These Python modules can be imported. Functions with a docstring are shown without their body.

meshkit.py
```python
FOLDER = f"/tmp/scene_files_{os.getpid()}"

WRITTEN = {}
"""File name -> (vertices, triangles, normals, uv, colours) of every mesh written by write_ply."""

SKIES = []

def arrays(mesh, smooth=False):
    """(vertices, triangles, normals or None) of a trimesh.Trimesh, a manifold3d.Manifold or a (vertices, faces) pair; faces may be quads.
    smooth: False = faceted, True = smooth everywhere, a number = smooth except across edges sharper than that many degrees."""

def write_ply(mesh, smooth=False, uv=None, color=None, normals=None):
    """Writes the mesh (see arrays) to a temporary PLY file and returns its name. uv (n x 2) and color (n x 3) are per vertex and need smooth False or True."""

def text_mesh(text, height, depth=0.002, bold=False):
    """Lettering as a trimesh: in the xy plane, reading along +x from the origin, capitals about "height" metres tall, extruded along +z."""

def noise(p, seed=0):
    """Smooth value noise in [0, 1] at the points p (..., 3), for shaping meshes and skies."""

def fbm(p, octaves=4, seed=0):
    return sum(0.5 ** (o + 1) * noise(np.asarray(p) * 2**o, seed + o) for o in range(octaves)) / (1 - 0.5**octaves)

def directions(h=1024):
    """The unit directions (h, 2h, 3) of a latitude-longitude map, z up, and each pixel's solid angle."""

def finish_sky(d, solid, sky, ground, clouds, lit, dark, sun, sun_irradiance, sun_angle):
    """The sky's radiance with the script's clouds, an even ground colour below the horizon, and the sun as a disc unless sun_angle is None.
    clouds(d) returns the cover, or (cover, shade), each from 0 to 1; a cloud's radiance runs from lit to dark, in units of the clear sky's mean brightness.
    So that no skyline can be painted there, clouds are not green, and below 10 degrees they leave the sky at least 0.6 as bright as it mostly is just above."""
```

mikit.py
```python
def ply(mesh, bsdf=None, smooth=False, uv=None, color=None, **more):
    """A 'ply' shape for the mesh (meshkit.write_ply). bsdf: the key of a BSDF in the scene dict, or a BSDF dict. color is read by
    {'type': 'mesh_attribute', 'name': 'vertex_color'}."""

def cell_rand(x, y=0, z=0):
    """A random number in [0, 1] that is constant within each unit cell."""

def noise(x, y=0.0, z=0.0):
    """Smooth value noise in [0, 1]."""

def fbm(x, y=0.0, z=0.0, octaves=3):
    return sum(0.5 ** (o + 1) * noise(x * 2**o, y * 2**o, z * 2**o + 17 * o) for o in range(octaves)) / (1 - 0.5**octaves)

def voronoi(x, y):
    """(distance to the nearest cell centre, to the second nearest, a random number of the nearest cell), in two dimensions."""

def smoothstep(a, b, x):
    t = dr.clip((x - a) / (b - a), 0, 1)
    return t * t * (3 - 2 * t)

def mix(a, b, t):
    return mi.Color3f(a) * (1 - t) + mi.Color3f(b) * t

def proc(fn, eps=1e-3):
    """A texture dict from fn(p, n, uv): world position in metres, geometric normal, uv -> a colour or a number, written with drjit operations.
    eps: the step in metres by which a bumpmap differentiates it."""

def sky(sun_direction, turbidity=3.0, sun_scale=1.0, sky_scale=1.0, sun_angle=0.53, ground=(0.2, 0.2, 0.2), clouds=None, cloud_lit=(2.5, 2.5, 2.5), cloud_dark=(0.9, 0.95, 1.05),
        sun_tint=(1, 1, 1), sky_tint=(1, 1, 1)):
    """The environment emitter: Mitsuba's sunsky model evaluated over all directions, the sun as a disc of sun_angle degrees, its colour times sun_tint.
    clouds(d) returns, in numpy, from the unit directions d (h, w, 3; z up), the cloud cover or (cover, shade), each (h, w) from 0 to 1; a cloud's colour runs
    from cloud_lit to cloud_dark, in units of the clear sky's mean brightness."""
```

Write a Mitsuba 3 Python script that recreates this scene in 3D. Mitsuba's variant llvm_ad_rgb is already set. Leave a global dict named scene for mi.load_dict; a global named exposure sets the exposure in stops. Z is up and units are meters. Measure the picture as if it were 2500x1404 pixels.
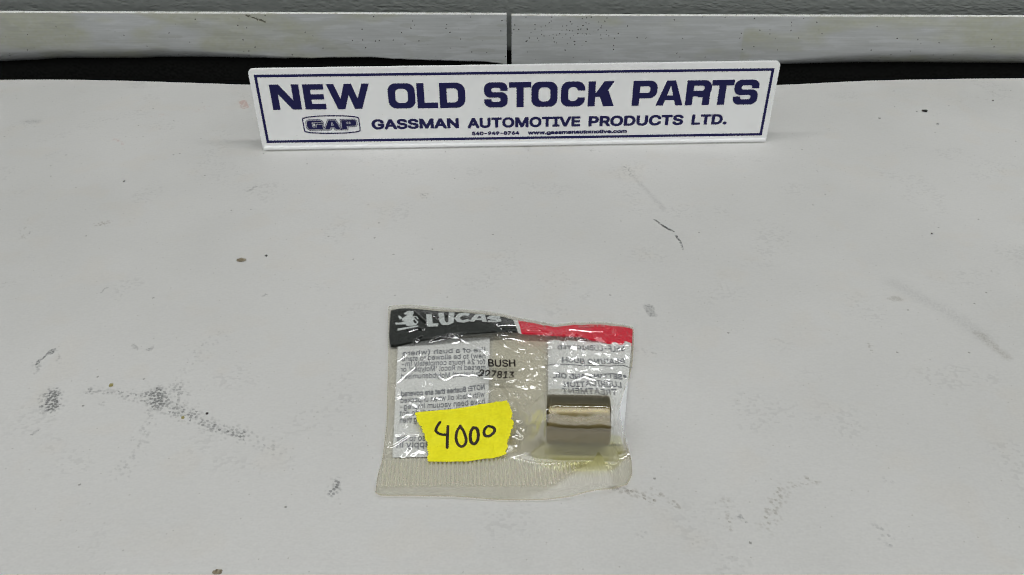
import math, random
import numpy as np, trimesh, shapely, mitsuba as mi, drjit as dr
from shapely.geometry import Polygon, LineString, box, MultiPolygon
from shapely import affinity, union_all
from scipy.ndimage import gaussian_filter, minimum_filter, map_coordinates, maximum_filter
from scipy.spatial import cKDTree
import mikit, meshkit

T = mi.ScalarTransform4f
scene, labels = {}, {}

# ------------------------------------------------------------------ camera, lamps, exposure (positions below in metres)
PITCH, ROLL, CAM_H = math.radians(35.239), math.radians(-0.285), 0.21667
fw = np.array([0, math.cos(PITCH), -math.sin(PITCH)])
r0 = np.array([1.0, 0, 0])
u0 = np.cross(r0, fw)
up = np.cos(ROLL) * u0 - np.sin(ROLL) * r0
scene['camera'] = {'type': 'perspective', 'fov': 64.01, 'fov_axis': 'x', 'near_clip': 0.01, 'far_clip': 50.0,
                   'to_world': T().look_at(origin=[0, 0, CAM_H], target=[0, float(fw[1]), CAM_H + float(fw[2])], up=[float(x) for x in up])}
exposure = 1.72


LAMPS = []


def ceiling_lamp(key, x, y, z, lx, ly, power, label):
    LAMPS.append((x, y, z, lx, ly, power))
    """A surface-mounted fluorescent fitting, or the added fill panel: a white steel tray with a glowing diffuser that faces down."""
    scene[key + '__tray'] = mikit.ply(trimesh.creation.box((lx + .03, ly + .03, .05), T4(x, y, z + .03)), 'lamp_tray_paint')
    v = np.array([[x - lx / 2, y - ly / 2, z], [x + lx / 2, y - ly / 2, z], [x + lx / 2, y + ly / 2, z], [x - lx / 2, y + ly / 2, z]])
    scene[key + '__diffuser'] = mikit.ply((v, np.array([[0, 2, 1], [0, 3, 2]])), 'lamp_tray_paint',
                                          emitter={'type': 'area', 'radiance': {'type': 'rgb', 'value': [power * .99, power * 1.0, power * .985]}})
    labels[key] = {'label': label, 'category': 'ceiling lamp'}


def T4(x, y, z):
    m = np.eye(4)
    m[:3, 3] = x, y, z
    return m


scene['lamp_tray_paint'] = {'type': 'diffuse', 'reflectance': {'type': 'rgb', 'value': [.8, .8, .8]}}
ceiling_lamp('ceiling_lamp', 0.15, 0.12, 1.30, 1.2, 0.060, 8.0, 'long narrow fluorescent lamp right above the table')
ceiling_lamp('ceiling_lamp_002', 1.45, 0.12, 1.30, 1.2, 0.060, 8.0, 'long narrow fluorescent lamp at the right end of the row above the table')
ceiling_lamp('ceiling_lamp_003', -1.15, 0.12, 1.30, 1.2, 0.060, 6.5, 'long narrow fluorescent lamp at the left end of the row above the table')
ceiling_lamp('ceiling_lamp_001', 0.15, -2.7, 1.5, 6.0, 4.2, 0.30, 'added wide dim fill panel, unseen behind the camera')  # added fill, stands in for light bounced off the ceiling

# ------------------------------------------------------------------ helpers (drawing units: millimetres, scaled to metres when a mesh is made)
MM = 0.001


def add(key, mesh, bsdf, smooth=False, **kw):
    if isinstance(mesh, (tuple, list)):
        mesh = (np.asarray(mesh[0], float) * MM, np.asarray(mesh[1], int))
    else:
        mesh = (np.asarray(mesh.vertices, float) * MM, np.asarray(mesh.faces, int))
    scene[key] = mikit.ply(mesh, bsdf, smooth=smooth, **kw)


def label(key, text, cat=None, group=None, kind=None):
    labels[key] = {k: v for k, v in (('label', text), ('category', cat), ('group', group), ('kind', kind)) if v}


def rgb(*c):
    return {'type': 'rgb', 'value': list(c)}


def polys(g):
    return [p for p in getattr(g, 'geoms', [g]) if p.geom_type == 'Polygon' and p.area > 1e-6]


def flat_tris(shape):
    """(2d vertices, triangles) of a shapely area."""
    vs, fs, at = [], [], 0
    for p in polys(shape):
        v, f = trimesh.creation.triangulate_polygon(p, engine='earcut')
        a, b, c = v[f[:, 0]], v[f[:, 1]], v[f[:, 2]]
        neg = ((b - a)[:, 0] * (c - a)[:, 1] - (b - a)[:, 1] * (c - a)[:, 0]) < 0
        f[neg] = f[neg][:, ::-1]
        vs.append(v)
        fs.append(f + at)
        at += len(v)
    return np.vstack(vs), np.vstack(fs)


def refined(v, f, edge):
    v3 = np.c_[v, np.zeros(len(v))]
    v3, f = trimesh.remesh.subdivide_to_size(v3, f, edge, max_iter=12)
    return v3[:, :2], f


def text_shape(text, height=1.0, weight=0.0):
    """Outline of lettering as a shapely area, capitals "height" tall, from the origin along +x."""
    m = meshkit.text_mesh(text, 10.0, depth=1.0, bold=False)
    fz = m.face_normals[:, 2] < -0.9
    tri = m.vertices[m.faces[fz]][:, :, :2]
    g = union_all([Polygon(t).buffer(.01) for t in tri if Polygon(t).area > 1e-7]).buffer(weight, join_style=2)
    return affinity.scale(g, height / 10.0, height / 10.0, origin=(0, 0))


def fit_text(text, x0, x1, y0, y1, weight=0.0):
    g = text_shape(text, 1.0, weight)
    a, b, c, d = g.bounds
    capital = 1.0 + weight / 5.0
    g = affinity.translate(g, -a, weight / 10.0)
    g = affinity.scale(g, (x1 - x0) / (c - a), (y1 - y0) / capital, origin=(0, 0))
    return affinity.translate(g, x0, y0)


def numbered(base, i):
    return base if i == 0 else f'{base}_{i:03d}'


def resample(p, n):
    p = np.asarray(p, float)
    s = np.r_[0, np.cumsum(np.linalg.norm(np.diff(p, axis=0), axis=1))]
    t = np.linspace(0, s[-1], n)
    return np.c_[np.interp(t, s, p[:, 0]), np.interp(t, s, p[:, 1])]


def smooth_line(p, n, k=None):
    """Resample with corners rounded."""
    q = resample(p, n)
    k = k or max(1, n // (4 * len(p)))
    pad = np.vstack([2 * q[0] - q[k:0:-1], q, 2 * q[-1] - q[-2:-k - 2:-1]])
    w = np.hanning(2 * k + 3)[1:-1]
    w /= w.sum()
    return np.c_[np.convolve(pad[:, 0], w, 'valid'), np.convolve(pad[:, 1], w, 'valid')]


def coons(top, bottom, left, right, nu, nv, soft=True):
    """Quad patch between four border lines (top and bottom run left to right, left and right run top to bottom)."""
    r = smooth_line if soft else resample
    t, b, l, g = r(top, nu), r(bottom, nu), r(left, nv), r(right, nv)
    l = l + (t[0] - l[0]) * np.linspace(1, 0, nv)[:, None] + (b[0] - l[-1]) * np.linspace(0, 1, nv)[:, None]
    g = g + (t[-1] - g[0]) * np.linspace(1, 0, nv)[:, None] + (b[-1] - g[-1]) * np.linspace(0, 1, nv)[:, None]
    u, v = np.linspace(0, 1, nu)[None, :, None], np.linspace(0, 1, nv)[:, None, None]
    p = (1 - v) * t[None] + v * b[None] + (1 - u) * l[:, None] + u * g[:, None]
    p = p - ((1 - u) * (1 - v) * t[0] + u * (1 - v) * t[-1] + (1 - u) * v * b[0] + u * v * b[-1])
    i, j = np.meshgrid(np.arange(nv - 1), np.arange(nu - 1), indexing='ij')
    a = i * nu + j
    f = np.stack([a, a + nu, a + nu + 1, a + 1], -1).reshape(-1, 4)
    return p.reshape(-1, 2), np.vstack([f[:, [0, 1, 2]], f[:, [0, 2, 3]]])


# ------------------------------------------------------------------ outlines in millimetres on the table, read from the photograph
OUT_TOP = [[-54.1,289.4],[-47.0,290.6],[-39.8,290.5],[-30.7,289.2],[-21.6,287.9],[-12.6,286.7],[-3.6,284.2],[2.1,281.8],[8.7,279.8],[18.3,276.2],[26.3,277.9],[38.6,278.1],[47.2,276.6],[51.5,275.1]]
OUT_RIGHT = [[51.6,275.5],[50.3,264.5],[48.2,251.7],[45.5,241.9],[42.9,234.8],[40.1,224.9],[39.5,216.9],[40.3,207.6],[41.6,200.3],[41.0,193.4],[38.7,189.0]]
OUT_BOT = [[-46.4,186.0],[-44.7,184.7],[-36.0,184.3],[-20.7,183.9],[-5.4,182.7],[5.1,182.5],[12.0,182.6],[20.0,183.4],[27.2,185.1],[33.6,186.5],[38.8,189.3]]
FRONT_BOT = [[-46.4,186.0],[-44.7,184.7],[-36.0,184.3],[-20.7,183.9],[-5.4,182.7],[5.1,183.7],[10.4,186.3],[15.3,189.1],[20.9,193.3],[25.6,196.6],[29.6,200.0],[31.8,198.9],[32.9,194.7],[34.1,190.3],[36.1,188.5],[38.8,189.3]]
OUT_LEFT = [[-54.3,290.1],[-50.4,257.6],[-48.6,239.2],[-46.4,218.3],[-45.8,201.1],[-46.6,192.8],[-46.3,185.8]]
BLK_TOP = [[-53.0,286.7],[-50.0,287.6],[-46.1,288.1],[-39.9,287.9],[-31.1,286.5],[-21.2,286.0],[-11.4,284.3],[-3.0,282.4],[0.3,280.7]]
BLK_BOT = [[-50.2,262.2],[-40.0,262.6],[-29.4,263.1],[-16.2,265.5],[-6.9,267.5],[2.4,267.9]]
BLK_LEFT = [[-53.0,286.7],[-52.4,278.4],[-51.9,270.9],[-50.4,263.4]]
RED_TOP = [[2.5,280.1],[11.1,277.6],[18.1,274.4],[26.2,276.3],[38.5,276.2],[46.6,275.3],[51.1,273.7]]
RED_BOT = [[3.9,267.2],[18.8,266.2],[28.1,265.3],[31.9,263.1],[43.7,261.4],[49.3,262.0]]
PAN1 = [[-47.5,265.2],[-9.4,268.7],[-9.0,202.2],[-42.5,201.7]]
PAN2 = [[14.9,265.3],[49.3,263.4],[39.4,207.2],[12.6,207.4]]
SEAL = ([[-45.8,201.5],[-7.5,201.4],[11.2,200.7],[27.3,203.0],[40.4,203.4]],[[-45.9,187.7],[-21.2,188.3],[-0.3,187.8],[20.5,187.7],[38.7,189.3]])
NOTCH = [[31.4,203.5],[24.7,194.1],[15.6,188.8]]
CREASE = [[[-42.4,283.0],[-39.9,279.3],[-35.6,273.5]],[[-37.4,282.5],[-33.3,279.7],[-30.8,279.7],[-31.8,278.1],[-27.5,280.4],[-22.8,279.6]],[[-7.0,272.8],[-5.9,271.5],[-1.6,272.3],[2.5,272.1]],[[-5.3,268.5],[-3.5,269.5],[-0.2,269.3],[2.2,270.3]],[[-37.0,265.1],[-39.0,263.2],[-40.9,259.1],[-43.6,254.2],[-46.7,251.8]],[[-26.3,264.4],[-20.8,260.6],[-14.4,257.2],[-9.3,252.4]],[[-31.7,248.2],[-33.7,250.6],[-36.2,250.2],[-38.9,245.9],[-42.6,242.1],[-45.7,238.8]],[[-30.3,243.2],[-28.1,240.2],[-26.2,238.5],[-22.9,240.5],[-20.4,241.0],[-17.3,240.1],[-13.8,240.2],[-11.5,238.7],[-7.0,238.1]],[[-37.7,238.4],[-34.0,236.1],[-33.1,239.4]],[[-5.6,262.5],[-0.3,263.3],[4.8,261.6]],[[-5.6,262.1],[-2.9,258.4],[3.1,254.3]],[[-26.2,258.5],[-22.8,258.9],[-20.8,260.1]],[[-43.9,269.6],[-39.1,270.9],[-36.3,269.1]],[[-5.2,262.6],[-0.9,263.2],[5.4,261.7],[9.5,258.8],[12.8,254.7],[14.8,251.5]],[[5.0,269.8],[6.9,268.9],[12.0,269.3],[15.1,267.5],[17.2,265.8],[18.1,262.9],[15.9,260.0]],[[18.5,259.9],[19.9,256.7],[20.6,254.2],[19.6,250.6],[20.4,247.1],[19.8,244.0],[20.1,240.3],[18.8,235.5]],[[22.8,261.6],[24.9,257.4],[27.4,255.4],[26.1,251.4],[23.2,250.2],[21.2,252.2]],[[27.8,246.3],[29.3,250.2],[32.2,253.3],[34.7,255.3],[39.0,254.1],[41.4,257.3]],[[29.8,249.4],[33.2,247.8],[37.4,245.4]],[[26.0,243.2],[28.6,243.6],[30.5,245.1],[30.2,247.8]],[[30.9,244.7],[34.5,245.1]],[[19.8,235.1],[22.4,237.3],[27.6,240.2],[32.5,238.7],[35.0,239.0],[38.8,240.1]],[[44.4,256.5],[45.8,254.4],[47.5,252.0]],[[47.3,248.1],[45.0,245.8],[39.4,243.5],[34.1,240.2]],[[23.1,270.5],[32.3,268.5],[37.8,269.1],[42.4,272.1]],[[42.8,271.2],[42.7,265.6]],[[21.0,266.2],[22.4,263.2],[24.4,265.3],[26.3,266.2],[27.7,263.6],[25.9,263.6]],[[34.1,264.4],[38.5,260.2]],[[20.2,262.4],[21.4,259.9],[18.5,259.9]],[[-36.2,221.0],[-40.0,221.6],[-41.6,219.6],[-43.2,215.9],[-43.9,211.9],[-44.5,207.6]],[[-45.8,206.5],[-43.0,206.8],[-39.9,209.1],[-37.5,210.7],[-33.2,210.7]],[[-41.1,200.4],[-38.8,201.9],[-38.2,203.8],[-36.2,206.0]],[[-36.3,202.3],[-33.7,204.1],[-30.1,203.7]],[[-45.2,230.6],[-42.3,231.9],[-38.5,229.7],[-34.9,226.2],[-35.0,224.5],[-38.2,226.7]],[[-17.6,230.0],[-14.8,228.7],[-11.8,225.6]],[[-45.7,184.5],[-41.8,185.7],[-35.3,186.2],[-27.3,185.6],[-22.0,184.7]],[[-4.3,234.7],[-1.0,228.1],[2.1,224.0],[5.4,213.8],[7.6,205.2]],[[12.7,205.1],[15.9,205.4],[18.9,206.2],[22.4,206.5]],[[22.6,205.1],[23.6,203.6],[27.4,203.6],[31.5,204.0],[32.7,205.0]],[[12.3,199.6],[15.8,199.9],[21.0,200.0],[25.0,199.8],[27.9,199.4]],[[30.3,197.3],[34.1,196.0],[37.3,194.8],[39.6,193.5]],[[15.2,195.9],[21.6,196.7],[28.0,197.3]],[[33.1,199.8],[34.6,198.9],[37.7,198.9]],[[35.0,212.6],[36.8,210.1],[35.4,201.3]],[[16.9,202.1],[18.1,201.1]],[[20.7,201.9],[21.8,201.5]],[[0.2,213.8],[1.7,210.7],[3.2,208.1],[0.2,209.6]]]
LUCAS = [[[-35.9,282.65],[-34.74,273.21],[-31.21,273.18]],[[-30.86,284.0],[-29.79,276.27],[-28.82,274.04],[-27.17,273.81],[-25.88,274.9],[-26.28,284.42]],[[-18.54,282.51],[-20.24,283.22],[-22.43,282.54],[-23.63,278.91],[-22.37,275.76],[-20.44,275.3],[-18.32,277.07]],[[-17.16,275.28],[-15.2,282.25],[-12.71,282.46],[-11.7,275.45]],[[-15.89,277.95],[-12.32,278.14]],[[-5.2,281.26],[-8.8,281.29],[-9.88,279.93],[-8.49,279.01],[-5.73,278.76],[-5.71,277.19],[-7.07,276.31],[-10.36,276.33]]]
LION = [[[-46.38,283.2],[-44.87,284.81],[-42.89,284.56],[-42.3,282.71],[-42.82,280.88],[-41.73,278.16],[-42.15,276.81],[-41.48,275.47],[-40.26,274.13],[-41.04,273.7],[-44.6,273.95],[-45.28,275.28],[-49.43,275.76],[-49.92,276.43],[-49.88,277.32],[-48.19,276.86],[-45.76,277.29],[-47.23,278.2],[-47.08,279.33],[-48.13,278.88],[-49.07,281.16],[-48.87,281.84],[-47.64,280.69],[-47.1,279.55],[-45.84,280.68],[-45.08,281.36],[-46.84,282.29]],[[-48.45,273.1],[-39.66,273.47],[-39.58,272.59],[-48.29,271.65]]]
TAIL = [[-41.67,274.59],[-40.46,274.8],[-40.15,275.91],[-41.41,277.7],[-42.23,279.06],[-41.9,279.96],[-40.91,279.73],[-40.22,278.14]]
TAPE_TOP = [[-35.97,220.83],[-27.15,222.02],[-15.49,223.19],[-2.28,225.0]]
TAPE_BOT = [[-29.54,199.11],[-22.81,198.99],[-15.95,199.1],[-9.66,200.27],[-6.36,200.43],[-2.36,201.71]]
TAPE_LEFT = [[-35.97,220.83],[-35.43,218.15],[-34.23,216.11],[-33.69,214.9],[-32.72,213.69],[-32.69,211.71],[-31.67,209.74],[-31.26,208.18],[-30.29,206.63],[-30.24,204.34],[-29.43,202.83],[-29.69,200.96],[-29.54,199.11]]
TAPE_RIGHT = [[-2.28,225.0],[-1.11,222.46],[-0.82,220.38],[0.19,217.9],[-0.11,215.07],[0.32,213.46],[-0.12,210.7],[-1.11,207.97],[-2.1,206.44],[-1.67,204.15],[-2.23,203.4],[-2.36,201.71]]
DIGITS = [[[-26.57,216.16],[-27.45,214.35],[-27.92,212.17],[-26.92,210.97],[-25.32,210.37],[-23.48,210.36]],[[-23.57,214.13],[-23.46,209.97],[-23.28,204.76]],[[-18.99,214.09],[-20.16,211.91],[-20.42,208.78],[-19.72,206.08],[-18.26,204.73],[-16.9,205.67],[-16.58,207.98],[-17.59,211.5],[-19.13,214.09]],[[-14.09,213.06],[-15.04,211.88],[-15.31,209.13],[-14.84,206.42],[-13.55,205.65],[-12.48,207.18],[-12.28,209.89],[-12.94,212.66],[-14.38,213.06]],[[-8.52,212.82],[-9.93,212.24],[-10.45,210.27],[-9.85,208.71],[-8.15,208.5],[-6.76,209.66],[-6.36,211.23],[-7.37,212.42],[-8.8,212.71]]]
TXT = [('life of a bush (where', [-11.08, 259.88], [-44.83, 257.48]), ('new) to be allowed to stand', [-10.99, 256.0], [-44.77, 254.05]), ('for 24 hours completely im-', [-10.9, 252.39], [-44.4, 250.99]), ("mersed in Rocol 'Molypad' or", [-10.82, 249.04], [-44.51, 247.74]), ('(equivalent) Molybdenumised', [-10.48, 245.36], [-44.0, 243.7]), ('NOTE: Bushes that are covered', [-10.73, 237.15], [-42.84, 233.68]), ('with black oil when unpacked', [-10.63, 233.02], [-42.63, 230.13]), ('have been vacuum impreg-', [-10.54, 229.23], [-42.41, 226.56]), ("nated with 'Molypad' do not", [-10.45, 225.67], [-42.26, 223.05]), ('need any further soaking then', [-10.63, 221.46], [-41.87, 219.46]), ('as it can then do so to the', [-10.94, 211.72], [-41.84, 210.19]), ('life or so on apply in', [-10.86, 208.71], [-41.6, 207.06])]
TXT2 = [('SELF-LUBRICATED', [45.92, 258.95], [18.61, 259.65]), ('BEARING BUSH', [45.05, 251.34], [20.06, 251.72]), ('*SETTING AND OIL', [44.87, 242.02], [15.98, 242.24]), ('LUBRICATION', [42.27, 237.46], [19.89, 237.45]), ('TREATMENT', [40.08, 233.51], [19.09, 233.49])]
STAMP = [('BUSH',[-9.58,246.56],[1.23,247.02]),('227813',[-12.99,240.37],[0.59,239.3])]
REDTXT = [('PARTS',[28.17,273.45],[39.35,273.71])]
EDGE = [[-385.2,568.4],[-367.8,569.0],[-329.6,569.3],[-287.5,567.1],[-248.0,563.4],[-184.9,557.1],[-99.8,549.8],[0.7,544.8],[100.7,546.5],[187.7,551.4],[217.5,554.8],[247.9,559.1],[307.1,561.5],[365.9,562.3],[383.7,562.8]]
MARKS = [(-178.7,236.5,-176.2,229.7,3.2,1.25,0,1),(-138.5,236.3,-135.0,231.6,4.2,1.1,0,1),(-131.6,240.2,-128.4,234.3,3.5,0.45,0,1),(-134.3,230.9,-120.4,224.2,4.2,0.6,0,1),(-114.5,219.8,-99.2,214.0,3.4,0.65,0,1),(-99.2,214.0,-84.1,207.2,3.5,0.3,0,1),(-165.5,238.1,-157.5,238.0,2.2,0.5,0,1),(-157.5,238.0,-138.8,232.6,2.2,0.5,0,1),(-136.2,225.4,-134.7,206.6,4,0.24,0,1),(-134.7,206.6,-136.8,195.0,4,0.24,0,1),(-129.8,243.8,-130.5,261.5,6,0.15,0,1),(-130.5,261.5,-124.3,272.3,6,0.15,0,1),(-193.4,254.9,-190.4,263.8,0.8,0.8,0,0),(-190.2,263.3,-184.5,256.2,1.2,0.4,0,1),(-192.7,254.2,-190.5,250.4,1.5,0.4,0,1),(-176.7,215.0,-175.6,216.8,0.6,0.5,0,0),(-61.0,190.9,-60.8,186.4,2.0,0.75,0,1),(74.1,367.2,78.1,360.2,0.55,0.8,0,2),(77.4,361.0,81.9,354.9,0.75,1.0,0,2),(82.5,351.3,83.8,345.5,0.6,1.0,0,2),(83.8,345.5,83.8,340.6,0.6,1.0,0,2),(60.4,291.1,60.9,285.7,2.0,0.5,0,0),(175.5,309.1,191.6,285.5,4.5,0.16,0,3),(191.6,285.5,198.4,269.7,4.5,0.16,0,3),(197.4,271.1,201.3,256.3,2.0,0.34,1,3),(170.2,296.0,173.6,296.3,1.8,0.35,1,0),(33.4,188.1,38.5,186.6,2.0,0.6,1,1),(38.5,186.6,46.6,183.4,2.0,0.6,1,1),(46.6,187.3,52.2,183.7,1.6,0.4,1,1),(52.2,183.7,54.7,179.6,1.6,0.4,1,1),(83.4,172.7,85.8,179.4,3.2,0.4,1,1),(85.8,179.4,90.4,186.3,3.2,0.4,1,1),(90.4,186.3,96.1,189.3,2.0,0.42,1,1),(96.1,189.3,103.9,192.0,2.0,0.42,1,1),(71.2,182.6,70.1,171.2,1.8,0.35,1,1),(74.3,176.6,75.6,173.4,0.8,0.5,0,1),(65.5,426.8,68.4,418.1,3.0,0.4,0,1),(68.9,416.6,80.5,378.2,1.5,0.18,0,3),(47.1,448.5,49.6,449.6,3,0.3,0,1),(52.6,449.6,52.9,447.9,1.5,0.3,0,1),(-213.5,365.0,-209.7,367.0,2.4,0.5,1,1),(-253.0,368.7,-245.0,350.5,2.2,0.25,1,1),(-245.3,358.4,-245.0,351.3,0.8,0.4,0,1),(-145.5,399.5,-141.8,405.6,1.0,0.35,0,0),(-313.2,495.9,-307.1,495.2,3.0,0.3,0,3),(128.1,190.7,128.7,189.6,2,0.4,0,1),(118.7,170.9,119.2,165.3,2.5,0.3,0,1),(-182.0,526.7,-177.8,516.9,2.6,0.45,2,2),(-48.1,394.7,-46.9,392.0,2.2,0.5,0,1),(-158.2,231.1,-156.6,230.0,1.5,0.4,0,1),(-187.6,304.1,-186.1,308.3,0.5,0.5,0,0),(-158.3,266.2,-156.2,263.8,1,0.3,0,0),(-113.4,300.6,-111.9,301.9,0.7,0.4,0,0),(-151.0,263.0,-150.4,264.3,1.2,0.4,0,0),(49.0,261.4,59.7,259.5,2.0,0.25,0,1),(148.3,264.6,147.9,258.8,1,0.35,1,1),(39.9,165.0,41.8,169.7,2,0.2,0,1),(5.5,465.0,10.3,450.6,2,0.2,0,3),(-244.3,467.9,-238.2,462.0,2,0.35,2,1),(-234.9,502.1,-228.0,505.3,4,0.2,2,1),(-208.5,511.8,-204.7,517.2,3,0.22,2,1),(-216.0,485.8,-215.0,482.7,1.6,0.35,1,1),(-188.0,479.3,-178.0,480.4,1.0,0.2,0,1)]
CRUMBS = [(271.2,504.5,3.6,2.4),(265.6,503.9,1.2,0.8),(237.7,493.7,1.7,0.8),(271.0,484.4,1.9,0.9),(-130.2,330.4,4.2,2.2),(-119.3,334.3,1.3,1.0),(-218.3,412.2,1.1,1.0),(211.4,351.7,1.0,0.9),(-157.7,241.3,1.5,1.5),(-123.6,223.1,1.2,1.2),(-91.2,155.6,3.2,1.4),(-115.3,225.2,1.1,0.9),(324.1,521.7,1.2,1.0)]
STRIP_L = [[-391.3,-4.9],[-342.6,-2.0],[-285.7,-1.7],[-263.4,-0.6],[-231.8,0.5],[-169.2,1.2],[-122.4,2.7],[-105.4,2.8],[-91.6,1.9],[-76.2,1.1],[-45.4,0.3],[-20.7,-0.2],[-9.9,-1.4],[-3.2,-2.6]]
STRIP_R = [[0.2,-2.3],[108.2,-2.0],[199.5,-2.1],[308.2,-1.8],[380.2,-2.0]]
STRIPTOP = [[-376.3,35.5],[-2.9,35.3],[0.4,34.7],[367.1,35.3]]
HEAD = [('N',-141.84,-125.19),('E',-123.01,-110.88),('W',-109.33,-84.88),('O',-74.4,-58.79),('L',-57.64,-45.76),('D',-44.56,-29.69),('S',-18.67,-4.96),('T',-4.1,8.7),('O',8.91,24.13),('C',26.2,40.24),('K',42.1,57.25),('P',68.15,82.53),('A',82.36,98.26),('R',99.7,114.4),('T',114.37,127.35),('S',127.77,142.24)]


# ------------------------------------------------------------------ materials
noise, fbm, vor, sst, mix = mikit.noise, mikit.fbm, mikit.voronoi, mikit.smoothstep, mikit.mix


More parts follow.
